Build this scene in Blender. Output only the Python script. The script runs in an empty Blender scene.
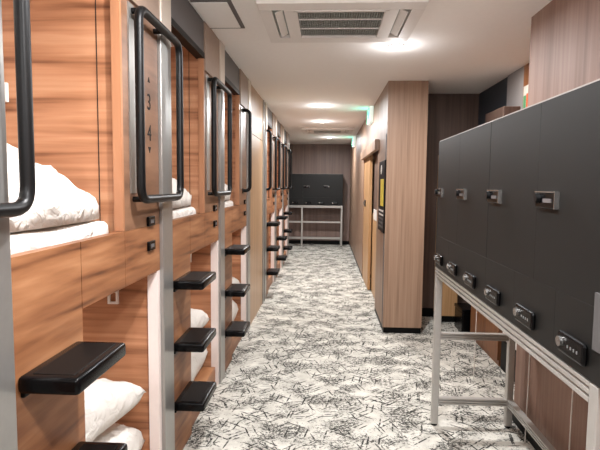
import bpy, bmesh, math, random
from mathutils import Vector, Matrix, noise

random.seed(7)
sc = bpy.context.scene
COL = sc.collection

# ------------------------------------------------------------------ helpers
def lin(c):
    def f(v):
        v /= 255.0
        return v / 12.92 if v <= 0.04045 else ((v + 0.055) / 1.055) ** 2.4
    return (f(c[0]), f(c[1]), f(c[2]), 1.0)

class MB:
    """collects shapes into one mesh"""
    def __init__(self):
        self.bm = bmesh.new()
    def box(self, x0, x1, y0, y1, z0, z1, bev=0.0, seg=2):
        t = bmesh.new()
        bmesh.ops.create_cube(t, size=1.0)
        for v in t.verts:
            v.co = Vector(((x0 + x1) / 2 + v.co.x * (x1 - x0), (y0 + y1) / 2 + v.co.y * (y1 - y0), (z0 + z1) / 2 + v.co.z * (z1 - z0)))
        if bev > 0:
            bmesh.ops.bevel(t, geom=list(t.edges), offset=bev, segments=seg, affect='EDGES', profile=0.5)
        self.merge(t)
        return self
    def merge(self, t):
        me = bpy.data.meshes.new('tmp')
        t.to_mesh(me); t.free()
        self.bm.from_mesh(me)
        bpy.data.meshes.remove(me)
    def cyl(self, p, axis, r, h, seg=24, r2=None):
        t = bmesh.new()
        bmesh.ops.create_cone(t, cap_ends=True, segments=seg, radius1=r, radius2=r if r2 is None else r2, depth=h)
        rot = Vector((0, 0, 1)).rotation_difference(Vector(axis)).to_matrix().to_4x4()
        t.transform(Matrix.Translation(Vector(p)) @ rot)
        self.merge(t)
        return self
    def tube(self, pts, r, seg=12, corner=0.0, closed=False, arc=6):
        pts = [Vector(p) for p in pts]
        if corner > 0:
            out = []
            n = len(pts)
            for i, p in enumerate(pts):
                if not closed and i in (0, n - 1):
                    out.append(p); continue
                a = (pts[(i - 1) % n] - p).normalized(); b = (pts[(i + 1) % n] - p).normalized()
                p0 = p + a * corner; p1 = p + b * corner
                for k in range(arc + 1):
                    t = k / arc
                    out.append(p0 * (1 - t) ** 2 + p * 2 * t * (1 - t) + p1 * t * t)
            pts = out
        n = len(pts)
        rings = []
        up = None
        for i, p in enumerate(pts):
            if closed:
                d = pts[(i + 1) % n] - pts[(i - 1) % n]
            else:
                d = pts[min(i + 1, n - 1)] - pts[max(i - 1, 0)]
            d.normalize()
            if up is None:
                up = Vector((1, 0, 0)) if abs(d.x) < 0.9 else Vector((0, 1, 0))
            u = (up - d * up.dot(d)).normalized(); up = u
            w = d.cross(u)
            rings.append([self.bm.verts.new(p + u * (r * math.cos(2 * math.pi * k / seg)) + w * (r * math.sin(2 * math.pi * k / seg))) for k in range(seg)])
        m = n if closed else n - 1
        for i in range(m):
            A, B = rings[i], rings[(i + 1) % n]
            for k in range(seg):
                self.bm.faces.new((A[k], A[(k + 1) % seg], B[(k + 1) % seg], B[k]))
        if not closed:
            self.bm.faces.new(rings[0][::-1]); self.bm.faces.new(rings[-1])
        return self
    def poly_prism(self, outline, axis, a0, a1):
        """outline in the two other axes, extruded along axis (0, 1 or 2)"""
        def mk(p, a):
            l = list(p); l.insert(axis, a); return self.bm.verts.new(l)
        A = [mk(p, a0) for p in outline]; B = [mk(p, a1) for p in outline]
        n = len(A)
        self.bm.faces.new(A[::-1]); self.bm.faces.new(B)
        for i in range(n):
            self.bm.faces.new((A[i], A[(i + 1) % n], B[(i + 1) % n], B[i]))
        return self
    def build(self, name, mat, parent=None, smooth=False, loc=None):
        bmesh.ops.recalc_face_normals(self.bm, faces=self.bm.faces[:])
        me = bpy.data.meshes.new(name)
        self.bm.to_mesh(me); self.bm.free()
        me.materials.append(mat)
        if smooth:
            me.polygons.foreach_set('use_smooth', [True] * len(me.polygons))
            if smooth == 'auto':
                me.set_sharp_from_angle(angle=math.radians(40))
        o = bpy.data.objects.new(name, me)
        COL.objects.link(o)
        if parent: o.parent = parent
        if loc: o.location = loc
        return o

def B(name, mat, parent, *args, bev=0.0):
    return MB().box(*args, bev=bev).build(name, mat, parent)

def tag(o, label=None, cat=None, group=None, kind=None):
    if label: o['label'] = label
    if cat: o['category'] = cat
    if group: o['group'] = group
    if kind: o['kind'] = kind
    return o

def empty(name, loc, rz=0.0):
    o = bpy.data.objects.new(name, None)
    o.location = loc; o.rotation_euler = (0, 0, rz)
    o.empty_display_size = 0.1
    COL.objects.link(o)
    return o

def struct(o):
    o['kind'] = 'structure'
    return o

def copy_tree(o, parent=None):
    c = o.copy(); COL.objects.link(c)
    if parent: c.parent = parent
    for ch in list(o.children):
        copy_tree(ch, c)
    return c

# ------------------------------------------------------------------ materials
def new_mat(name):
    m = bpy.data.materials.new(name); m.use_nodes = True
    nt = m.node_tree
    return m, nt, nt.nodes['Principled BSDF']

def plain(name, c, rough=0.5, metal=0.0, spec=0.5, var=0.06, scale=30.0, bump=0.0):
    m, nt, b = new_mat(name)
    N, L = nt.nodes, nt.links
    tc = N.new('ShaderNodeTexCoord')
    no = N.new('ShaderNodeTexNoise'); no.inputs['Scale'].default_value = scale; no.inputs['Detail'].default_value = 4
    L.new(tc.outputs['Object'], no.inputs['Vector'])
    r = N.new('ShaderNodeValToRGB')
    k = lin(c)
    r.color_ramp.elements[0].color = tuple(v * (1 - var) for v in k[:3]) + (1,)
    r.color_ramp.elements[1].color = tuple(min(1, v * (1 + var)) for v in k[:3]) + (1,)
    r.color_ramp.elements[0].position = 0.3; r.color_ramp.elements[1].position = 0.7
    L.new(no.outputs['Fac'], r.inputs['Fac']); L.new(r.outputs['Color'], b.inputs['Base Color'])
    b.inputs['Roughness'].default_value = rough; b.inputs['Metallic'].default_value = metal
    b.inputs['Specular IOR Level'].default_value = spec
    if bump:
        bp = N.new('ShaderNodeBump'); bp.inputs['Strength'].default_value = bump; bp.inputs['Distance'].default_value = 0.01
        L.new(no.outputs['Fac'], bp.inputs['Height']); L.new(bp.outputs['Normal'], b.inputs['Normal'])
    return m

def wood(name, cols, scale, rot=(0, 0, 0), fine=(1, 1, 1), rough=0.4, spec=0.4, dist=0.6, mix=0.35, span=(0.3, 0.7)):
    """two stretched noises through a ramp: cols dark to light"""
    m, nt, b = new_mat(name)
    N, L = nt.nodes, nt.links
    tc = N.new('ShaderNodeTexCoord')
    def layer(s, detail, d):
        mp = N.new('ShaderNodeMapping'); mp.inputs['Scale'].default_value = s; mp.inputs['Rotation'].default_value = rot
        L.new(tc.outputs['Object'], mp.inputs['Vector'])
        no = N.new('ShaderNodeTexNoise'); no.inputs['Scale'].default_value = 1.0
        no.inputs['Detail'].default_value = detail; no.inputs['Distortion'].default_value = d
        L.new(mp.outputs['Vector'], no.inputs['Vector'])
        return no
    a = layer(scale, 3, dist); f = layer(fine, 5, 0.2)
    mx = N.new('ShaderNodeMix'); mx.data_type = 'FLOAT'; mx.inputs[0].default_value = mix
    L.new(a.outputs['Fac'], mx.inputs[2]); L.new(f.outputs['Fac'], mx.inputs[3])
    r = N.new('ShaderNodeValToRGB')
    cr = r.color_ramp
    n = len(cols)
    pos = [span[0] + (span[1] - span[0]) * i / (n - 1) for i in range(n)]
    cr.elements[0].position = pos[0]; cr.elements[0].color = lin(cols[0])
    cr.elements[1].position = pos[-1]; cr.elements[1].color = lin(cols[-1])
    for i in range(1, n - 1):
        e = cr.elements.new(pos[i]); e.color = lin(cols[i])
    L.new(mx.outputs[0], r.inputs['Fac']); L.new(r.outputs['Color'], b.inputs['Base Color'])
    b.inputs['Roughness'].default_value = rough; b.inputs['Specular IOR Level'].default_value = spec
    return m

def emit(name, c, s):
    m, nt, b = new_mat(name)
    b.inputs['Base Color'].default_value = lin(c)
    b.inputs['Emission Color'].default_value = lin(c); b.inputs['Emission Strength'].default_value = s
    return m

def cloth(name, c):
    m, nt, b = new_mat(name)
    N, L = nt.nodes, nt.links
    b.inputs['Base Color'].default_value = lin(c); b.inputs['Roughness'].default_value = 0.95
    b.inputs['Specular IOR Level'].default_value = 0.1
    tc = N.new('ShaderNodeTexCoord')
    no = N.new('ShaderNodeTexNoise'); no.inputs['Scale'].default_value = 14; no.inputs['Detail'].default_value = 3; no.inputs['Distortion'].default_value = 1.2
    L.new(tc.outputs['Object'], no.inputs['Vector'])
    bp = N.new('ShaderNodeBump'); bp.inputs['Strength'].default_value = 0.6; bp.inputs['Distance'].default_value = 0.03
    L.new(no.outputs['Fac'], bp.inputs['Height']); L.new(bp.outputs['Normal'], b.inputs['Normal'])
    return m

def carpet(name):
    m, nt, b = new_mat(name)
    N, L = nt.nodes, nt.links
    tc = N.new('ShaderNodeTexCoord')
    def math_(op, a, bb, clamp=False):
        n = N.new('ShaderNodeMath'); n.operation = op; n.use_clamp = clamp
        for i, v in enumerate((a, bb)):
            if isinstance(v, (int, float)): n.inputs[i].default_value = v
            else: L.new(v, n.inputs[i])
        return n.outputs[0]
    def ramp(v, p0, p1, c0=(0, 0, 0, 1), c1=(1, 1, 1, 1)):
        r = N.new('ShaderNodeValToRGB'); r.color_ramp.elements[0].position = p0; r.color_ramp.elements[1].position = p1
        r.color_ramp.elements[0].color = c0; r.color_ramp.elements[1].color = c1
        L.new(v, r.inputs['Fac']); return r.outputs['Color']
    def nz(scale, detail=2, rough=0.5):
        n = N.new('ShaderNodeTexNoise'); n.inputs['Scale'].default_value = scale; n.inputs['Detail'].default_value = detail; n.inputs['Roughness'].default_value = rough
        L.new(tc.outputs['Object'], n.inputs['Vector']); return n.outputs['Fac']
    # elongated strokes in several directions
    strokes = None
    for ang, ls, ws, off, th in ((0.55, 3.4, 50.0, 0.0, 0.25), (-0.75, 3.8, 52.5, 3.7, 0.24), (1.75, 4.4, 55.0, 8.1, 0.24), (-0.15, 5.0, 62.5, 5.5, 0.22), (2.4, 6.0, 65.0, 1.9, 0.24), (1.2, 5.0, 57.5, 6.3, 0.24)):
        mp = N.new('ShaderNodeMapping'); mp.vector_type = 'POINT'
        mp.inputs['Rotation'].default_value = (0, 0, ang); mp.inputs['Location'].default_value = (off, off * 0.7, 0)
        L.new(tc.outputs['Object'], mp.inputs['Vector'])
        m2 = N.new('ShaderNodeMapping'); m2.inputs['Scale'].default_value = (ls, ws, 1); L.new(mp.outputs['Vector'], m2.inputs['Vector'])
        v = N.new('ShaderNodeTexVoronoi'); v.voronoi_dimensions = '2D'; v.inputs['Scale'].default_value = 1.0
        L.new(m2.outputs['Vector'], v.inputs['Vector'])
        sep = N.new('ShaderNodeSeparateColor'); L.new(v.outputs['Color'], sep.inputs['Color'])
        gate = math_('LESS_THAN', sep.outputs[0], 0.14)
        d = math_('SUBTRACT', th + 0.1, v.outputs['Distance'])
        s = math_('MULTIPLY', d, 14.0, True)
        s = math_('MULTIPLY', s, gate)
        strokes = s if strokes is None else math_('MAXIMUM', strokes, s)
    wob = ramp(nz(38, 3), 0.36, 0.5)
    strokes = math_('MULTIPLY', strokes, wob)
    patch = ramp(nz(4.6, 4, 0.65), 0.38, 0.60)
    sp = nz(52, 5, 0.85)
    sp2 = math_('ADD', sp, math_('MULTIPLY', math_('SUBTRACT', patch, 0.5), 0.16))
    speck = ramp(sp2, 0.51, 0.60)
    dark = math_('MAXIMUM', math_('MULTIPLY', strokes, 0.95), math_('MULTIPLY', speck, 0.9), True)
    tone = ramp(nz(9, 3), 0.3, 0.7, lin((178, 175, 166)), lin((214, 211, 201)))
    mx = N.new('ShaderNodeMix'); mx.data_type = 'RGBA'
    L.new(dark, mx.inputs[0]); L.new(tone, mx.inputs[6]); mx.inputs[7].default_value = lin((22, 22, 21))
    L.new(mx.outputs[2], b.inputs['Base Color'])
    b.inputs['Roughness'].default_value = 0.95; b.inputs['Specular IOR Level'].default_value = 0.1
    bp = N.new('ShaderNodeBump'); bp.inputs['Strength'].default_value = 0.2; bp.inputs['Distance'].default_value = 0.004
    L.new(nz(300, 2), bp.inputs['Height']); L.new(bp.outputs['Normal'], b.inputs['Normal'])
    return m

M = {}
M['carpet'] = carpet('patterned_carpet')
M['ceiling'] = plain('ceiling_paint', (246, 243, 240), 0.9, var=0.01)
M['white'] = plain('white_paint', (232, 228, 224), 0.6, var=0.01)
M['cream'] = plain('cream_metal', (205, 192, 178), 0.35, 0.2, var=0.02)
M['taupe'] = plain('taupe_laminate', (150, 128, 112), 0.5, var=0.04)
M['beige'] = wood('beige_laminate', [(150, 118, 88), (172, 140, 108), (184, 154, 122)], (14, 14, 0.5), fine=(60, 60, 1.5), rough=0.35)
M['alu'] = plain('brushed_aluminium', (166, 164, 160), 0.33, 0.7, var=0.03)
M['alu_light'] = plain('light_aluminium', (186, 183, 178), 0.36, 0.5, var=0.03)
M['jamb'] = plain('pale_jamb', (228, 214, 208), 0.5, var=0.02)
M['black_metal'] = plain('black_tube', (9, 9, 10), 0.4, 0.0, spec=0.3, var=0.1)
M['black_plastic'] = plain('black_plastic', (6, 6, 7), 0.25, spec=0.18, var=0.1)
M['black'] = plain('matt_black', (7, 7, 7), 0.45, spec=0.15, var=0.05)
M['fascia'] = plain('grey_fascia', (92, 88, 88), 0.5, var=0.04)
M['red_wood'] = wood('red_grain_wood', [(108, 66, 42), (158, 107, 75), (178, 126, 92), (190, 142, 108)], (0.8, 6, 10), fine=(1.6, 20, 44), rough=0.5, dist=0.8, span=(0.34, 0.62))
M['tan_wood'] = wood('tan_grain_wood', [(78, 46, 28), (130, 84, 54), (150, 102, 68), (168, 120, 84)], (5, 1.1, 8), rot=(math.radians(-22), 0, 0), fine=(14, 3, 34), rough=0.45, dist=0.7, span=(0.35, 0.63))
M['panel_wood'] = wood('smoked_panel_wood', [(88, 60, 44), (122, 88, 66), (142, 106, 82)], (5, 1.6, 7), fine=(14, 4, 34), rough=0.4, dist=0.5)
M['brown_wood'] = wood('brown_grain_wood', [(118, 93, 76), (148, 120, 99), (164, 136, 114)], (7, 7, 0.35), fine=(46, 46, 1.2), rough=0.45, mix=0.55)
M['front_wood'] = M['brown_wood']
M['dark_wood'] = wood('dark_brown_wood', [(70, 56, 50), (92, 74, 66), (106, 88, 78)], (7, 7, 0.35), fine=(40, 40, 1.0), rough=0.45, mix=0.5)
M['far_wood'] = wood('far_brown_wood', [(104, 86, 78), (128, 106, 97), (142, 120, 110)], (7, 7, 0.35), fine=(40, 40, 1.0), rough=0.45, mix=0.5)
M['rose_wood'] = wood('rose_grain_wood', [(112, 84, 70), (134, 104, 89), (150, 122, 108)], (5, 5, 0.4), fine=(40, 40, 1.2), rough=0.6, mix=0.5)
M['gold_wood'] = wood('golden_grain_wood', [(150, 112, 76), (182, 142, 100), (196, 160, 118)], (9, 9, 0.4), fine=(50, 50, 1.2), rough=0.4, mix=0.5)
M['gloss_wood'] = wood('glossy_brown_wood', [(92, 58, 38), (130, 86, 56), (146, 100, 68)], (6, 6, 0.5), fine=(40, 40, 1.4), rough=0.4, mix=0.5)
M['locker'] = plain('charcoal_steel', (20, 20, 19), 0.5, 0.0, spec=0.3, var=0.03, scale=6)
M['locker_edge'] = plain('pale_steel_edge', (150, 142, 136), 0.4, 0.3, var=0.03)
M['far_locker'] = M['locker']
M['chrome'] = plain('chrome', (170, 168, 165), 0.25, 0.9, var=0.02)
M['cloth'] = cloth('white_cotton', (218, 213, 206))
M['grey_panel'] = plain('grey_plastic', (82, 81, 81), 0.5, var=0.03)
M['grey_light'] = plain('light_grey_plastic', (112, 112, 110), 0.5, var=0.02)
M['navy'] = plain('blue_grey_paint', (52, 58, 66), 0.6, var=0.05)
M['pale_grey'] = plain('pale_grey_paint', (150, 148, 150), 0.6, var=0.02)
M['yellow'] = plain('yellow_print', (224, 200, 60), 0.5, var=0.03)
M['print'] = plain('light_print', (205, 202, 196), 0.6, var=0.03)
M['ink'] = plain('dark_print', (16, 13, 11), 0.9, var=0.03)
M['green'] = emit('green_sign_light', (40, 200, 150), 1.3)
M['sign_white'] = emit('white_sign_light', (225, 240, 232), 0.7)
M['lamp'] = emit('lamp_glow', (255, 244, 228), 14.0)
M['bunk_lamp'] = emit('bunk_lamp_glow', (255, 236, 210), 5.0)
M['orange'] = plain('orange_print', (206, 96, 56), 0.5)
M['leaf'] = plain('green_print', (84, 150, 104), 0.5)
M['grille'] = plain('grille_plastic', (150, 153, 148), 0.6, var=0.02)
M['grille_dark'] = plain('filter_dark', (84, 90, 84), 0.8, var=0.05)

# ------------------------------------------------------------------ camera (metres; eye at 1.5)
F = 500.0
cam = bpy.data.cameras.new('camera')
cam.sensor_fit = 'HORIZONTAL'; cam.sensor_width = 36.0; cam.lens = F / 600.0 * 36.0
cam.clip_start = 0.02
co = bpy.data.objects.new('camera', cam); COL.objects.link(co)
co.location = (0, 0, 1.5)
co.rotation_euler = (Matrix.Rotation(math.atan(26 / F), 3, 'Z') @ Matrix.Rotation(math.radians(90) - math.atan(40 / F), 3, 'X') @ Matrix.Rotation(0.010, 3, 'Z')).to_euler()
sc.camera = co

# ------------------------------------------------------------------ room shell
CZ = 2.53
FX = -0.79                      # bunk fronts
struct(B('floor', M['carpet'], None, -3.1, 1.9, -2.6, 12.9, -0.1, 0.0))
struct(B('ceiling', M['ceiling'], None, -3.1, 1.9, -2.6, 12.9, CZ, CZ + 0.1))
struct(B('wall_far', M['far_wood'], None, -3.1, 1.9, 12.72, 12.9, 0, CZ))
struct(B('wall_behind', M['brown_wood'], None, -3.1, 1.9, -2.6, -2.4, 0, CZ))
struct(B('wall_left', M['brown_wood'], None, -3.1, -2.98, -2.4, 12.72, 0, CZ))
# the near right wall, a thick block ending in a corner
struct(B('wall_right', M['rose_wood'], None, 1.23, 1.9, -2.4, 3.20, 0, CZ))
struct(B('baseboard_right', M['black'], None, 1.218, 1.23, -2.4, 3.20, 0, 0.09))
# recess beyond it
w = struct(B('wall_recess', M['navy'], None, 1.68, 1.9, 3.20, 5.75, 0, CZ))
struct(B('trim_1', M['pale_grey'], None, 1.665, 1.68, 4.44, 4.83, 0.0, CZ))
struct(B('trim_2', M['gloss_wood'], None, 1.665, 1.68, 3.20, 4.44, 0.0, CZ))
struct(B('wall_recess_back', M['dark_wood'], None, 0.98, 1.9, 5.75, 5.9, 0, CZ))
struct(B('baseboard_recess', M['black'], None, 0.99, 1.25, 5.738, 5.75, 0, 0.1))
pn = struct(B('trim_3', M['gold_wood'], None, 1.25, 1.46, 5.52, 5.75, 0.07, 1.85))
struct(B('baseboard_trim', M['black'], None, 1.25, 1.46, 5.525, 5.75, 0, 0.07))
struct(B('baseboard_far', M['black'], None, -1.6, 0.595, 12.705, 12.72, 0, 0.09))
# partition on the right of the corridor, with a doorway
PX0, PX1 = 0.595, 0.985
struct(B('wall_partition_end', M['brown_wood'], None, PX0, PX1, 5.05, 5.92, 0.06, CZ))
struct(B('baseboard_partition', M['black'], None, PX0 + 0.006, PX1 - 0.006, 5.057, 5.92, 0, 0.06))
struct(B('wall_partition_far', M['brown_wood'], None, PX0, PX1, 8.10, 12.72, 0.06, CZ))
struct(B('baseboard_partition_far', M['black'], None, PX0 + 0.006, PX1, 8.10, 12.72, 0, 0.06))
struct(B('wall_partition_header', M['brown_wood'], None, PX0, PX1, 5.92, 8.10, 2.05, CZ))
struct(B('wall_partition_back', M['brown_wood'], None, 0.80, PX1, 5.92, 8.10, 0, 2.05))
struct(B('trim_4', M['fascia'], None, PX0 - 0.006, PX0 + 0.004, 5.09, 5.12, 0.06, 2.02))
# sliding door
d = struct(empty('door_1', (0, 0, 0)))
B('door_leaf', M['gold_wood'], d, 0.605, 0.645, 7.12, 8.10, 0.01, 2.0, bev=0.003)
B('fixed_panel', M['gold_wood'], d, 0.66, 0.70, 5.925, 7.17, 0.0, 1.12, bev=0.002)
B('dark_opening', M['dark_wood'], d, 0.67, 0.69, 5.925, 7.17, 1.12, 2.0)  # dark sheet stands in for the shade inside the door opening
B('header_rail', M['brown_wood'], d, 0.545, 0.595, 5.80, 8.2, 1.91, 2.03, bev=0.004)
hd = MB()
hd.box(0.592, 0.605, 7.70, 7.84, 1.18, 1.28, bev=0.003)
hd.build('door_handle', M['black_metal'], d)
MB().box(0.575, 0.592, 7.75, 7.79, 1.2, 1.26, bev=0.004).build('handle_grip', M['chrome'], d)
B('door_sign', M['print'], d, 0.65, 0.66, 6.1, 6.9, 1.04, 1.18)

# end of the bunk row: beige wall panel between the two groups, and the walls past the last bunk
wl = MB()
wl.box(-1.1, FX, 5.16, 6.17, 0.0, 2.03); wl.box(-1.1, FX, 5.16, 6.17, 2.036, CZ); wl.box(-1.1, FX - 0.01, 5.16, 6.17, 2.03, 2.036)
struct(wl.build('wall_left_panel', M['beige'], None))
struct(B('trim_5', M['alu'], None, -0.83, FX + 0.012, 6.17, 6.23, 0, CZ))
struct(B('trim_6', M['fascia'], None, -0.83, FX + 0.004, 6.23, 6.38, 0, CZ))
struct(B('wall_left_end', M['dark_wood'], None, -1.7, -1.6, 10.46, 12.72, 0, CZ))

# ceiling hatch
h = struct(empty('trim_7', (0, 0, 0)))
B('hatch_frame', M['fascia'], h, -0.78, -0.55, 2.86, 3.36, CZ - 0.006, CZ)
B('hatch_door', M['ceiling'], h, -0.78, -0.575, 2.885, 3.335, CZ - 0.010, CZ - 0.005)

# ------------------------------------------------------------------ capsule bunks
# local frame: x = 0 at the front face (corridor side positive), y = 0 at the start of the post
PITCH = 1.30
def number_mesh(txt, size):
    cu = bpy.data.curves.new('digits', 'FONT'); cu.body = txt; cu.size = size; cu.extrude = 0.0008
    cu.align_x = 'CENTER'; cu.align_y = 'CENTER'
    ob = bpy.data.objects.new('digits', cu); COL.objects.link(ob)
    dg = bpy.context.evaluated_depsgraph_get()
    me = bpy.data.meshes.new_from_object(ob.evaluated_get(dg))
    bpy.data.objects.remove(ob); bpy.data.curves.remove(cu)
    # stand up, facing +x, reading along +y
    R = Matrix(((0, 0, 1, 0), (1, 0, 0, 0), (0, 1, 0, 0), (0, 0, 0, 1)))
    me.transform(R)
    return me

def d_handle(root, y):
    m = MB().tube([(0.004, y, 2.19), (0.07, y, 2.19), (0.07, y, 1.44), (0.004, y, 1.44)], 0.016, corner=0.05, seg=14)
    h = m.build('grab_bar', M['black_metal'], root, smooth='auto')
    for z in (2.19, 1.44):
        MB().cyl((0.004, y, z), (1, 0, 0), 0.026, 0.008).build('flange', M['black_metal'], h, smooth='auto')

def make_bunk():
    r = empty('capsule_bunk', (0, 0, 0))
    # post
    p = MB().box(-0.04, 0.016, 0.0, 0.15, 0.0, 2.20, bev=0.004)
    p.build('post', M['alu'], r)
    B('post_cap', M['cream'], r, -0.04, 0.02, 0.0, 0.15, 2.20, CZ - 0.002, bev=0.006)
    # step panel with treads
    B('step_panel', M['tan_wood'], r, -0.035, 0.0, 0.15, 0.53, 0.0, 1.09)
    for z in (1.00, 0.67, 0.35):
        s = MB().box(0.0, 0.165, 0.175, 0.485, z - 0.047, z, bev=0.012, seg=3)
        st = s.build('step', M['black_plastic'], r, smooth='auto')
        MB().box(0.03, 0.14, 0.20, 0.46, z - 0.001, z + 0.0015, bev=0.0007, seg=1).build('anti_slip_pad', M['black'], st)
        MB().box(0.0, 0.012, 0.19, 0.47, z - 0.062, z - 0.03, bev=0.003).build('bracket', M['black'], st)
    # board across the front of the upper bed
    b = MB().box(-0.035, 0.0, 0.15, 0.528, 1.09, 1.31); b.build('front_board', M['tan_wood'], r)
    MB().box(-0.035, 0.0, 0.532, 0.884, 1.09, 1.31).build('front_board', M['tan_wood'], r)
    MB().box(-0.035, 0.0, 0.886, 1.296, 1.09, 1.31).build('front_board', M['tan_wood'], r)
    # front panel that carries the number
    B('number_panel', M['panel_wood'], r, -0.035, 0.0, 0.885, 1.296, 1.312, 2.22)
    B('panel_edge', M['rose_edge'], r, -0.034, 0.001, 0.868, 0.885, 1.312, 2.295)
    B('top_panel', M['taupe'], r, -0.035, 0.012, 0.885, 1.294, 2.222, CZ - 0.002, bev=0.003)
    B('edge_strip', M['alu'], r, 0.0, 0.006, 0.945, 1.0, 1.46, 2.21)
    # fascia over the opening
    B('fascia', M['fascia'], r, -0.05, -0.002, 0.15, 0.885, 2.33, CZ - 0.002)
    B('fascia_lip', M['black'], r, -0.05, 0.004, 0.15, 0.885, 2.295, 2.33)
    # grab bar loop in front of the panel, reaching across the next post
    y0, y1, X = 0.93, 1.468, 0.052
    g = MB().tube([(X, y0, 1.435), (X, y0, 2.185), (X, y1, 2.185), (X, y1, 1.435)], 0.0178, corner=0.06, closed=True, seg=14)
    gb = g.build('grab_bar', M['black_metal'], r, smooth='auto')
    for yy, zz in ((0.98, 2.185), (1.25, 2.185), (0.98, 1.435), (1.25, 1.435)):
        MB().tube([(0.0, yy, zz), (X, yy, zz)], 0.012, seg=10).build('standoff', M['black_metal'], gb, smooth='auto')
    # card readers
    for z in (1.332, 1.222):
        c = MB().box(0.0, 0.012, 1.125, 1.205, z - 0.021, z + 0.021, bev=0.003).build('card_reader', M['black_plastic'], r)
        MB().box(0.012, 0.0135, 1.145, 1.185, z - 0.008, z + 0.008).build('reader_window', M['fascia'], c)
    # pale jamb of the lower opening
    B('jamb', M['jamb'], r, -0.05, -0.001, 1.262, 1.297, 0.0, 1.088)
    # upper capsule
    D = -2.1
    B('upper_bed_base', M['tan_wood'], r, D, -0.036, 0.02, 0.884, 1.16, 1.25)
    u = MB(); u.box(D, -0.036, 0.885, 0.905, 1.25, 2.40)
    u.build('upper_side_wall', M['red_wood'], r)
    B('wall_seam', M['ink'], r, -0.099, -0.096, 0.8835, 0.885, 1.25, 2.40)
    B('upper_near_wall', M['red_wood'], r, D, -0.045, 0.02, 0.04, 1.25, 2.40)
    B('upper_head_wall', M['red_wood'], r, D - 0.02, D, 0.02, 0.905, 1.25, 2.40)
    B('upper_ceiling', M['white'], r, D, -0.051, 0.02, 0.885, 2.37, 2.39)
    MB().box(-1.35, -0.75, 0.36, 0.54, 2.355, 2.37, bev=0.004).build('upper_lamp', M['bunk_lamp'], r)
    # lower capsule
    B('lower_bed_base', M['tan_wood'], r, D, -0.02, 0.531, 1.27, 0.0, 0.14)
    B('lower_side_wall', M['red_wood'], r, D, -0.051, 1.275, 1.297, 0.0, 1.16)
    B('lower_near_wall', M['red_wood'], r, D, -0.036, 0.51, 0.53, 0.14, 1.14)
    B('lower_head_wall', M['red_wood'], r, D - 0.02, D, 0.53, 1.297, 0.0, 1.16)
    B('lower_ceiling', M['tan_wood'], r, D, -0.04, 0.53, 1.275, 1.12, 1.14)
    MB().box(-1.2, -0.7, 0.82, 0.98, 1.105, 1.12, bev=0.004).build('lower_lamp', M['bunk_lamp'], r)
    # small square fitting on the lower side wall, sockets on the upper one
    f = MB()
    f.box(-0.245, -0.235, 1.262, 1.275, 0.925, 0.99); f.box(-0.205, -0.195, 1.262, 1.275, 0.925, 0.99)
    f.box(-0.235, -0.205, 1.262, 1.275, 0.98, 0.99); f.box(-0.235, -0.205, 1.262, 1.275, 0.925, 0.935)
    f.build('square_fitting', M['white'], r)
    so = MB().box(-0.53, -0.45, 0.873, 0.885, 1.81, 1.885, bev=0.003).build('wall_socket', M['white'], r)
    MB().box(-0.475, -0.462, 0.871, 0.873, 1.856, 1.875).build('socket_light', M['orange'], so)
    MB().box(-0.515, -0.50, 0.871, 0.873, 1.825, 1.865).build('socket_slot', M['ink'], so)
    MB().box(-0.49, -0.475, 0.871, 0.873, 1.82, 1.845).build('socket_slot', M['ink'], so)
    return r

M['rose_edge'] = wood('rose_edge_wood', [(140, 92, 64), (164, 114, 82), (176, 126, 92)], (4, 4, 0.6), fine=(20, 20, 2), rough=0.45)
bunk = make_bunk()
def bunk_lights(P):
    for (x, y, z, e, sx, sy) in ((FX - 1.05, P + 0.45, 2.35, BUNK_UP, 0.5, 0.16), (FX - 0.95, P + 0.9, 1.10, BUNK_LOW, 0.45, 0.14)):
        l = bpy.data.lights.new('bunk_light', 'AREA'); l.shape = 'RECTANGLE'; l.size = sx; l.size_y = sy; l.energy = e; l.color = (1.0, 0.93, 0.84)
        o = bpy.data.objects.new('bunk_light', l); o.location = (x, y, z); COL.objects.link(o)
BUNK_UP, BUNK_LOW = 5.5, 6.5
DY = 0.045
bays = [
    (-0.22 - DY, 'two-tier wooden sleeping capsule whose black grab bar stands before the largest duvet heap'),
    (1.08 - DY, 'wooden sleeping capsule bay marked 3 and 4 beside its looped grab bar'),
    (2.38 - DY, 'wooden sleeping capsule bay second along from the one marked 3 and 4'),
    (3.68 - DY, 'wooden sleeping capsule bay just before the tall beige wall panel'),
    (6.38 - DY, 'wooden sleeping capsule bay just past the tall beige wall panel'),
    (7.68 - DY, 'wooden sleeping capsule bay, middle of the three beyond the beige wall panel'),
    (8.98 - DY, 'wooden sleeping capsule bay at the far end of the row'),
]
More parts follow.
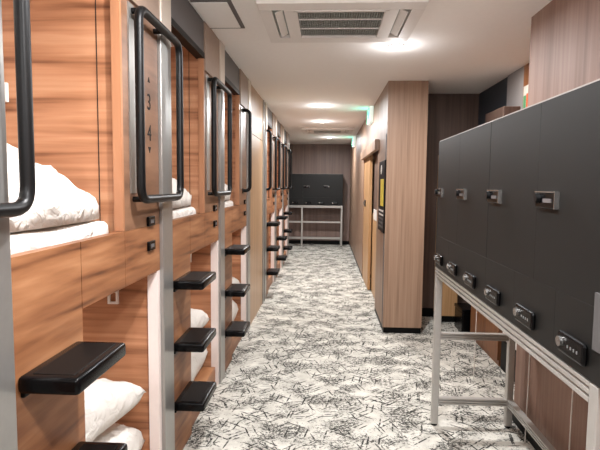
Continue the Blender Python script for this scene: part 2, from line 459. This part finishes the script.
for i, (P, lab) in enumerate(bays):
    o = bunk if i == 0 else copy_tree(bunk)
    o.location = (FX, P, 0)
    tag(o, lab, 'bunk', 'capsule bunk bays along the corridor')
    bunk_lights(P)
    if i == 1:
        for name, txt, z, s in (('number_marking', '3', 1.855, 0.10), ('number_marking', '4', 1.72, 0.10)):
            me = number_mesh(txt, s); me.materials.append(M['ink'])
            q = bpy.data.objects.new(name, me); COL.objects.link(q); q.parent = o; q.location = (0.001, 1.175, z)
        MB().poly_prism([(1.163, 1.945), (1.187, 1.945), (1.175, 1.967)], 0, 0.0, 0.0018).build('arrow_marking', M['ink'], o)
        MB().poly_prism([(1.159, 1.662), (1.191, 1.662), (1.175, 1.636)], 0, 0.0, 0.0018).build('arrow_marking', M['ink'], o)
    if i == 3:
        for ch in list(o.children):
            if ch.name.startswith('grab_bar'):
                for g in list(ch.children): bpy.data.objects.remove(g)
                bpy.data.objects.remove(ch)
        d_handle(o, 1.06)
        B('end_post', M['alu'], o, -0.04, 0.016, 1.302, 1.45, 0, 2.2, bev=0.004)
        B('end_post_cap', M['cream'], o, -0.04, 0.02, 1.302, 1.45, 2.2, CZ - 0.002, bev=0.004)
    if i == 4:
        d_handle(o, 0.10)
    if i == 6:
        B('end_post', M['alu'], o, -0.04, 0.016, 1.302, 1.45, 0, CZ - 0.002, bev=0.004)

# ------------------------------------------------------------------ bedding
def fold(p, seed, amp, freq):
    q = Vector((p.x * freq + seed * 7.3, p.y * freq * 1.3 + seed * 3.1, p.z * freq * 0.8))
    a = noise.noise(q)
    r = 1.0 - abs(noise.noise(q * 2.1 + Vector((4, 9, 2))))
    c = noise.noise(q * 4.3)
    return amp * (a * 1.0 + (r - 0.7) * 0.7 + c * 0.25)

def heap(name, mat, x0, x1, y0, y1, z0, prof, seed, amp=0.03, n=64):
    """a crumpled heap on a flat base: height set by prof(u, v), u from the room side to the depth, v along the wall"""
    m = MB(); bm = m.bm
    V = [[None] * (n + 1) for _ in range(n + 1)]
    for i in range(n + 1):
        for j in range(n + 1):
            a = -1 + 2 * i / n; b = -1 + 2 * j / n
            # square -> rounded square
            s = a * math.sqrt(1 - 0.12 * b * b); t = b * math.sqrt(1 - 0.12 * a * a)
            u, v = (s + 1) / 2, (t + 1) / 2
            e = max(abs(a), abs(b))
            edge = (1 - e ** 5) ** 0.45 if e < 1 else 0.0
            x = x1 + (x0 - x1) * u; y = y0 + (y1 - y0) * v
            h = prof(u, v) * edge
            p = Vector((x, y, z0 + h))
            if e < 1:
                k = fold(p, seed, amp, 5.5) * min(1, h / 0.06)
                p.z = max(z0 + 0.004, p.z + k)
                # bulge outwards
                bul = 0.12 * (1 - abs(2 * edge - 1)) * e ** 4
                p.x += -(s) * bul * 0.2 + k * 0.4 * -s; p.y += t * bul * 0.15 + k * 0.4 * t
            V[i][j] = bm.verts.new(p)
    for i in range(n):
        for j in range(n):
            bm.faces.new((V[i][j], V[i + 1][j], V[i + 1][j + 1], V[i][j + 1]))
    # closed underside
    rim = [V[i][0] for i in range(n)] + [V[n][j] for j in range(n)] + [V[i][n] for i in range(n, 0, -1)] + [V[0][j] for j in range(n, 0, -1)]
    bm.faces.new(rim[::-1])
    return m.build(name, mat, None, smooth=True)

def pillow(name, mat, cx, cy, z0, lx, ly, h, rz=0.0, seed=1, tilt=0.0, n=36, point=0.10, amp=0.012):
    m = MB(); bm = m.bm
    top, bot = {}, {}
    for i in range(n + 1):
        for j in range(n + 1):
            a = -1 + 2 * i / n; b = -1 + 2 * j / n
            th = ((1 - a ** 4) * (1 - b ** 4)) ** 0.34
            ext = 1 + point * (abs(a * b) ** 1.5) - 0.05 * (1 - abs(a)) * abs(b) - 0.05 * (1 - abs(b)) * abs(a)
            x = a * lx / 2 * ext; y = b * ly / 2 * ext
            border = i in (0, n) or j in (0, n)
            f = fold(Vector((x, y, 0.3)), seed, amp, 7.0)
            zt = h * 0.42 + h * 0.55 * th + (0 if border else f * th)
            zb = h * 0.42 - h * 0.42 * th
            if border:
                top[i, j] = bot[i, j] = bm.verts.new((x, y, h * 0.42 + 0.6 * f))
            else:
                top[i, j] = bm.verts.new((x, y, zt)); bot[i, j] = bm.verts.new((x, y, max(0.0, zb)))
    for i in range(n):
        for j in range(n):
            bm.faces.new((top[i, j], top[i + 1, j], top[i + 1, j + 1], top[i, j + 1]))
            q = (bot[i, j], bot[i, j + 1], bot[i + 1, j + 1], bot[i + 1, j])
            if len(set(q)) >= 3 and not all(v in (top[i, j], top[i + 1, j], top[i + 1, j + 1], top[i, j + 1]) for v in q):
                bm.faces.new(q)
    bmesh.ops.transform(bm, matrix=Matrix.Rotation(rz, 4, 'Z') @ Matrix.Rotation(tilt, 4, 'Y'), verts=bm.verts[:])
    zmin = min(v.co.z for v in bm.verts)
    bmesh.ops.translate(bm, vec=(0, 0, -zmin), verts=bm.verts[:])
    return m.build(name, mat, None, smooth=True, loc=(cx, cy, z0))

def sm(a, b, t):
    t = max(0.0, min(1.0, (t - a) / (b - a)))
    return t * t * (3 - 2 * t)

spots = [(1.08 - DY, 'in the bunk marked 3 and 4', 'on the lower bed under the largest black step', 1.0),
         (2.38 - DY, 'behind the middle grab bar loop', 'behind the middle set of three black steps', 1.06),
         (3.68 - DY, 'in the bunk before the beige wall panel', 'behind the steps before the beige wall panel', 1.06)]
for k, (P, up, low, hs) in enumerate(spots):
    # folded sheet under the heap
    s = MB().box(FX - 1.05, FX - 0.045, P + 0.06, P + 0.862, 1.253, 1.355, bev=0.03, seg=4)
    bmesh.ops.subdivide_edges(s.bm, edges=s.bm.edges[:], cuts=5, use_grid_fill=True)
    for v in s.bm.verts:
        if v.co.z > 1.26:
            f = fold(v.co, k + 11, 0.006, 8)
            v.co.z += f; v.co.x += f * 0.3
    o = s.build('folded_mattress', M['cloth'], None, smooth=True)
    tag(o, 'white folded mattress pad under the duvet ' + up, 'mattress', 'white mattress pads on upper bunks')
    # duvet
    def prof(u, v, hs=hs):
        r = (0.155 + 0.05 * sm(0.0, 0.15, u) + 0.07 * sm(0.12, 0.38, u) + 0.30 * sm(0.34, 0.60, u) - 0.05 * sm(0.75, 1.0, u))
        return hs * r * (0.86 + 0.14 * math.sin(math.pi * v))
    o = heap('duvet', M['cloth'], FX - 0.98, FX - 0.048, P + 0.14, P + 0.855, 1.364, prof, k + 2, 0.036)
    tag(o, 'white crumpled duvet heaped on the upper bed ' + up, 'duvet', 'white duvets on upper bunks')
    # lower bed: folded duvet and pillow
    o = pillow('folded_duvet', M['cloth'], FX - 0.28, P + 0.92, 0.144, 0.44, 0.66, 0.27, 0.05, k + 21, 0, point=0.02, amp=0.03)
    tag(o, 'white folded duvet under a pillow ' + low, 'duvet', 'white folded duvets on lower bunks')
    o = pillow('pillow', M['cloth'], FX - 0.30, P + 0.90, 0.448, 0.40, 0.54, 0.20, -0.10, k + 31, 0.03, point=0.16, amp=0.03)
    tag(o, 'white plump pillow with pointed corners ' + low, 'pillow', 'white pillows on lower bunks')

# ------------------------------------------------------------------ lockers
# local frame: front faces -y, x runs left to right as one faces it, z = 0 at the underside
LW, LD, LH, LZ = 0.97, 0.495, 0.77, 1.005
def make_locker():
    r = empty('locker_bank', (0, 0, 0))
    B('body', M['locker'], r, 0.0, LW, 0.022, LD, 0.0, LH - 0.004)
    B('top_plate', M['locker_edge'], r, 0.0, LW, 0.004, LD, LH - 0.004, LH)
    SP = 0.195
    for k in range(2):
        a, b = LW / 2 * k + (0.002 if k == 0 else 0.0004), LW / 2 * (k + 1) - (0.002 if k == 1 else 0.0004)
        dr = MB().box(a, b, 0.0, 0.022, SP + 0.0003, LH - 0.006, bev=0.0003, seg=1).build('door', M['locker'], r)
        lx, lz = a + 0.015, 0.455
        lk = MB().box(lx, lx + 0.135, -0.012, 0.0, lz - 0.024, lz + 0.024, bev=0.003).build('lock', M['black_plastic'], dr)
        rim = MB(); rim.box(lx - 0.003, lx + 0.139, -0.014, 0.0, lz + 0.024, lz + 0.028); rim.box(lx + 0.135, lx + 0.139, -0.014, 0.0, lz - 0.024, lz + 0.024)
        rim.build('lock_rim', M['chrome'], dr)
        MB().cyl((lx + 0.025, -0.018, lz + 0.006), (0, -1, 0), 0.015, 0.014, 18).build('lock_knob', M['black_metal'], dr, smooth='auto')
        B('number_dials', M['fascia'], dr, lx + 0.06, lx + 0.115, -0.0145, -0.012, lz - 0.006, lz + 0.006)
    for k in range(3):
        a, b = LW / 3 * k + 0.0004, LW / 3 * (k + 1) - 0.0004
        dr = MB().box(a, b, 0.0, 0.022, 0.003, SP - 0.0003, bev=0.0003, seg=1).build('door', M['locker'], r)
        lx, lz = a + 0.055, 0.062
        MB().box(lx, lx + 0.145, -0.016, 0.0, lz - 0.03, lz + 0.03, bev=0.008).build('lock', M['black_plastic'], dr)
        MB().cyl((lx + 0.026, -0.020, lz + 0.004), (0, -1, 0), 0.014, 0.010, 20).build('lock_knob', M['chrome'], dr, smooth='auto')
        for q in range(4):
            B('number_dial', M['grey_light'], dr, lx + 0.064 + q * 0.017, lx + 0.068 + q * 0.017, -0.018, -0.016, lz - 0.004, lz + 0.004)
    return r

def make_stand(length):
    r = empty('locker_stand', (0, 0, 0))
    z1 = LZ
    def rail(name, x0, x1, y0, y1, z0, z1, axis):
        m = MB(); h = z1 - z0
        # slotted extrusion: two ribs each side of a groove
        g = 0.010
        m.box(x0 + (0 if axis == 0 else g), x1 - (0 if axis == 0 else g), y0 + (g if axis == 0 else 0), y1 - (g if axis == 0 else 0), z0 + 0.001, z1 - 0.001)
        for c in (0.0, 0.39, 0.78):
            m.box(x0, x1, y0, y1, z0 + h * c, z0 + h * (c + 0.22))
        m.build(name, M['alu_light'], r)
    rail('front_rail', 0, length - 0.04, 0, 0.04, z1 - 0.055, z1 - 0.001, 0)
    rail('back_rail', 0, length - 0.04, LD - 0.04, LD, z1 - 0.055, z1 - 0.001, 0)
    rail('low_back_rail', 0.04, length - 0.04, LD - 0.038, LD - 0.002, 0.145, 0.185, 0)
    for x in (0.0, length - 0.04):
        for y in (0.0, LD - 0.04):
            lg = MB().box(x, x + 0.04, y, y + 0.04, 0.012, z1 - (0.056 if x == 0 else 0.001), bev=0.004)
            o = lg.build('leg', M['alu_light'], r)
            MB().cyl((x + 0.02, y + 0.02, 0.006), (0, 0, 1), 0.018, 0.012, 16).build('foot', M['black'], o)
        for z in (0.16, 0.575):
            rail('cross_rail', x + 0.002, x + 0.038, 0.04, LD - 0.04, z - 0.02, z + 0.02, 1)
        rail('cross_rail', x + 0.002, x + 0.038, 0.04, LD - 0.04, z1 - 0.055, z1 - 0.003, 1)
    return r

NX, NY = 0.68, 3.11
lk = make_locker()
lk.location = (NX, NY, LZ); lk.rotation_euler.z = -math.pi / 2
tag(lk, 'charcoal steel locker bank on the aluminium stand, its end next to the wood column', 'locker', 'charcoal locker banks')
l2 = copy_tree(lk); l2.location = (NX, NY - LW, LZ)
tag(l2, 'charcoal steel locker bank closest to the camera with a grey plate on its door', 'locker', 'charcoal locker banks')
st = make_stand(1.865)
st.location = (NX, NY, 0); st.rotation_euler.z = -math.pi / 2
tag(st, 'slotted aluminium stand under the pair of lockers beside the reddish wood wall', 'stand', 'aluminium locker stands')
# grey plate on the lower door nearest the camera
B('door_plate', M['grey_panel'], l2, LW - 0.10, LW - 0.004, -0.006, 0.0, 0.09, 0.235)

FYY = 12.2
for k, (x, lab) in enumerate(((-0.57, 'charcoal locker bank against the far wall, reaching out past the bunk row'),
                              (-1.54, 'charcoal locker bank against the far wall, mostly hidden behind the bunk row'))):
    c = copy_tree(lk); c.location = (x, FYY, LZ); c.rotation_euler.z = 0
    tag(c, lab, 'locker', 'charcoal locker banks')
st2 = make_stand(2 * LW)
st2.location = (-1.54, FYY, 0)
tag(st2, 'slotted aluminium stand with two long rails under the lockers at the far wall', 'stand', 'aluminium locker stands')
B('long_rail', M['alu_light'], st2, 0.04, 2 * LW - 0.04, 0.002, 0.038, 0.58, 0.62)
B('long_rail', M['alu_light'], st2, 0.04, 2 * LW - 0.04, 0.002, 0.038, 0.18, 0.22)
lg = MB().box(0.93, 0.97, 0.0, 0.04, 0.0, LZ - 0.056, bev=0.004).build('leg', M['alu_light'], st2)

# thin white cords hanging behind the near lockers
for (x, y, lab) in ((1.19, 2.90, 'thin white cord hanging against the reddish wood wall, beside the back leg'),
                    (1.19, 2.39, 'thin white cord hanging against the reddish wood wall, closer to the front leg'),
                    (1.165, 3.85, 'thin white cord hanging in front of the glossy brown cabinet')):
    pts = [(x + 0.004 * math.sin(z * 3.0), y + 0.005 * math.sin(z * 2.0 + 1), z) for z in [1.5 * q / 12 for q in range(13)]]
    o = MB().tube([(a, b, max(0.0, c)) for a, b, c in pts], 0.0035, seg=8).build('cord', M['white'], None, smooth=True)
    tag(o, lab, 'cord', 'white cords behind the lockers')

# ------------------------------------------------------------------ things in the recess
cb = empty('cabinet', (1.45, 4.17, 0))
B('body', M['gloss_wood'], cb, 0.015, 0.20, 0.0, 0.80, 0.0, 2.04)
B('door', M['gloss_wood'], cb, 0.0, 0.015, 0.003, 0.398, 0.05, 2.038, bev=0.001)
B('door', M['gloss_wood'], cb, 0.0, 0.015, 0.402, 0.797, 0.05, 2.038, bev=0.001)
tag(cb, 'tall glossy brown cabinet standing in the recess behind the lockers', 'cabinet')
ct = MB().box(1.46, 1.60, 4.30, 4.78, 2.042, 2.17, bev=0.006).build('carton', M['dark_wood'], None)
tag(ct, 'dark brown carton lying on top of the tall glossy cabinet', 'carton')
bn = empty('waste_bin', (1.50, 3.95, 0))
MB().box(-0.04, 0.15, -0.18, 0.18, 0.0, 0.25, bev=0.01).build('base', M['black'], bn)
MB().box(-0.035, 0.145, -0.175, 0.175, 0.25, 0.40, bev=0.012).build('lid', M['white'], bn)
tag(bn, 'small black bin with a white top beside the glossy brown cabinet', 'bin')
bx = empty('storage_box', (1.43, 5.22, 0))
MB().box(-0.035, 0.17, -0.15, 0.15, 0.0, 0.22, bev=0.01).build('body', M['black_plastic'], bx)
MB().box(-0.04, 0.175, -0.155, 0.155, 0.22, 0.255, bev=0.008).build('lid', M['black_plastic'], bx)
tag(bx, 'black storage box on the carpet in the recess by the golden wood panel', 'box')
po = empty('hanging_poster', (1.661, 4.26, 2.25))
B('sheet', M['print'], po, 0.0, 0.004, 0.0, 0.16, -0.13, 0.10)
B('orange_block', M['orange'], po, -0.002, 0.0, 0.01, 0.09, -0.12, 0.03)
B('green_block', M['leaf'], po, -0.002, 0.0, 0.10, 0.15, -0.10, 0.02)
tag(po, 'small orange and green poster high on the recess wall', 'poster')

# ------------------------------------------------------------------ notice panel, exit signs
nb = empty('notice_board', (PX0, 5.35, 1.39))
B('board', M['black'], nb, -0.014, 0.0, -0.27, 0.27, -0.37, 0.37, bev=0.002)
B('yellow_sheet', M['yellow'], nb, -0.017, -0.014, -0.20, 0.06, -0.10, 0.18)
MB().cyl((-0.016, 0.02, 0.28), (1, 0, 0), 0.05, 0.004, 20).build('round_mark', M['print'], nb)
for q in range(5):
    z = -0.15 - q * 0.042
    MB().box(-0.016, -0.014, -0.22, 0.20 - 0.05 * (q % 2), z - 0.009, z + 0.009).build('print_line', M['print'] if q < 2 else M['grey_panel'], nb)
tag(nb, 'black notice board with a yellow sheet on the wood partition by the door', 'notice board')

def exit_sign(y, lab):
    r = empty('exit_sign', (PX0, y, 2.42))
    MB().box(-0.05, 0.0, -0.20, 0.20, -0.09, 0.109, bev=0.006).build('housing', M['sign_white'], r)
    f = B('green_face', M['green'], r, -0.054, -0.05, -0.185, 0.185, -0.08, 0.095)
    p = MB()                       # running figure and doorway, pale on green
    p.box(-0.056, -0.054, -0.15, -0.135, -0.075, 0.075); p.box(-0.056, -0.054, -0.02, -0.005, -0.075, 0.075); p.box(-0.056, -0.054, -0.135, -0.02, 0.06, 0.075)
    p.build('doorway_mark', M['sign_white'], r)
    g = MB()
    g.cyl((-0.055, 0.02, 0.052), (1, 0, 0), 0.015, 0.002, 16)
    g.poly_prism([(0.0, 0.035), (0.035, 0.03), (0.055, -0.012), (0.025, -0.02)], 0, -0.056, -0.054)
    g.poly_prism([(0.028, -0.015), (0.05, -0.012), (0.02, -0.045), (0.005, -0.038)], 0, -0.056, -0.054)
    g.poly_prism([(0.005, -0.038), (0.02, -0.045), (0.035, -0.078), (0.02, -0.078)], 0, -0.056, -0.054)
    g.poly_prism([(0.04, -0.01), (0.056, -0.014), (0.10, -0.055), (0.085, -0.06)], 0, -0.056, -0.054)
    g.poly_prism([(0.03, 0.028), (0.035, 0.015), (0.08, 0.01), (0.08, 0.02)], 0, -0.056, -0.054)
    g.poly_prism([(0.0, 0.03), (0.01, 0.02), (-0.03, -0.005), (-0.036, 0.004)], 0, -0.056, -0.054)
    g.build('running_figure', M['sign_white'], r)
    tag(r, lab, 'exit sign', 'green lit exit signs')
    l = bpy.data.lights.new('exit_sign_light', 'AREA'); l.shape = 'RECTANGLE'; l.size = 0.36; l.size_y = 0.18; l.energy = 0.8; l.color = (0.2, 1.0, 0.85)
    o = bpy.data.objects.new('exit_sign_light', l); o.location = (PX0 - 0.06, y, 2.43); o.rotation_euler = (0, math.radians(90), 0); COL.objects.link(o)
exit_sign(6.82, 'green lit exit sign on the partition above the sliding door')
exit_sign(10.85, 'green lit exit sign on the partition close to the far wall')

# ------------------------------------------------------------------ ceiling units
def cassette(cx, cy, lab):
    r = empty('air_conditioner', (cx, cy, CZ))
    W, H, T = 0.475, 0.385, 0.03
    f = MB()
    gx, gy = 0.275, 0.27
    sx0, sx1, sy = 0.33, 0.40, 0.26
    # panel as bars around the grille and the two side slots
    f.box(-W, W, gy, H, -T, 0, bev=0.004); f.box(-W, W, -H, -gy, -T, 0, bev=0.004)
    f.box(-sx0, -gx, -gy, gy, -T, 0); f.box(gx, sx0, -gy, gy, -T, 0)
    f.box(-W, -sx1, -gy, gy, -T, 0); f.box(sx1, W, -gy, gy, -T, 0)
    f.build('panel', M['white'], r)
    for s in (-1, 1):
        a, b = sorted((s * sx0, s * sx1))
        B('slot', M['grille'], r, a, b, -gy, gy, -0.008, -0.002)
        v = MB(); v.box(-0.024, 0.024, -gy + 0.04, gy - 0.04, -0.004, 0.004, bev=0.002)
        o = v.build('vane', M['white'], r); o.location = ((a + b) / 2, 0, -0.02); o.rotation_euler = (0, s * math.radians(28), 0)
    B('filter', M['grille_dark'], r, -gx, gx, -gy, gy, -0.006, -0.001)
    fr = MB()
    fr.box(-gx, -gx + 0.022, -gy, gy, -T - 0.004, -0.01); fr.box(gx - 0.022, gx, -gy, gy, -T - 0.004, -0.01)
    fr.box(-gx, gx, gy - 0.022, gy, -T - 0.004, -0.01); fr.box(-gx, gx, -gy, -gy + 0.022, -T - 0.004, -0.01)
    fr.box(-gx, gx, -0.092, -0.085, -0.026, -0.018); fr.box(-gx, gx, 0.085, 0.092, -0.026, -0.018)
    fr.build('grille_frame', M['white'], r)
    sl = MB()
    n = 34
    for k in range(n):
        x = -gx + 0.03 + (2 * gx - 0.06) * k / (n - 1)
        sl.box(x - 0.0025, x + 0.0025, -gy + 0.02, gy - 0.02, -0.022, -0.012)
    n = 15
    for k in range(n):
        y = -gy + 0.03 + (2 * gy - 0.06) * k / (n - 1)
        sl.box(-gx + 0.02, gx - 0.02, y - 0.002, y + 0.002, -0.018, -0.010)
    sl.build('grille', M['grille'], r)
    tag(r, lab, 'air conditioner', 'ceiling air conditioners')
    return r
ac = cassette(0.07, 3.23, 'large white ceiling air conditioner with a square grille above the lockers')
a2 = copy_tree(ac); a2.location = (0.0, 9.5, CZ)
tag(a2, 'white ceiling air conditioner far down the corridor near the last bunks', 'air conditioner', 'ceiling air conditioners')

POWER = 50.0
def downlight(x, y, lab=None, e=1.0):
    r = empty('downlight', (x, y, CZ))
    m = MB(); m.tube([(0.055 * math.cos(a), 0.055 * math.sin(a), -0.004) for a in [2 * math.pi * k / 28 for k in range(28)]], 0.008, closed=True, seg=10)
    m.build('trim_ring', M['white'], r, smooth=True)
    MB().cyl((0, 0, -0.008), (0, 0, -1), 0.05, 0.016, 28, r2=0.036).build('lens', M['lamp'], r)
    tag(r, lab, 'downlight', 'ceiling downlights')
    lamp(x, y, POWER * e)
def lamp(x, y, e, fill=0.06, drop=0.12):
    # disk light is the downlight; an added bare point light brightens the ceiling
    l = bpy.data.lights.new('downlight_light', 'AREA'); l.shape = 'DISK'; l.size = 0.10; l.energy = e * 0.95; l.color = LAMP_COLOR; l.spread = math.radians(175)
    o = bpy.data.objects.new('downlight_light', l); o.location = (x, y, CZ - 0.02); COL.objects.link(o)
    l = bpy.data.lights.new('ceiling_fill', 'POINT'); l.energy = e * fill; l.shadow_soft_size = 0.045; l.color = LAMP_COLOR
    o = bpy.data.objects.new('ceiling_fill', l); o.location = (x, y, CZ - drop); COL.objects.link(o)
LAMP_COLOR = (0.985, 0.985, 1.0)
downlight(0.50, 3.80, 'bright round downlight beside the large air conditioner')
downlight(-0.09, 6.6, 'round downlight level with the sliding door')
downlight(-0.09, 8.2, 'round downlight just before the far air conditioner')
downlight(0.05, 10.9, 'round downlight beyond the far air conditioner')
for x, y in ((-0.1, 1.5), (0.45, 0.2), (-0.3, -1.0)):
    lamp(x, y, POWER * 0.9, 0.40, 0.22)  # unseen lamps without fittings; stronger added point share lifts the near ceiling
for x, y in ((1.35, 4.3),):
    l = bpy.data.lights.new('recess_fill', 'AREA'); l.shape = 'DISK'; l.size = 0.12; l.energy = 4.0; l.color = (1.0, 0.9, 0.8)  # added fill with no lamp fitting, brightens the recess
    o = bpy.data.objects.new('recess_fill', l); o.location = (x, y, CZ - 0.012); COL.objects.link(o)

wd = bpy.data.worlds.new('world'); sc.world = wd; wd.use_nodes = True
wd.node_tree.nodes['Background'].inputs['Color'].default_value = (0.5, 0.48, 0.46, 1)
wd.node_tree.nodes['Background'].inputs['Strength'].default_value = 0.2

vs = sc.view_settings
vs.view_transform = 'Standard'; vs.look = 'None'; vs.gamma = 1.0; vs.exposure = 0.0
vs.use_curve_mapping = False
sc.cycles.max_bounces = 10; sc.cycles.diffuse_bounces = 6
sc.cycles.use_denoising = True
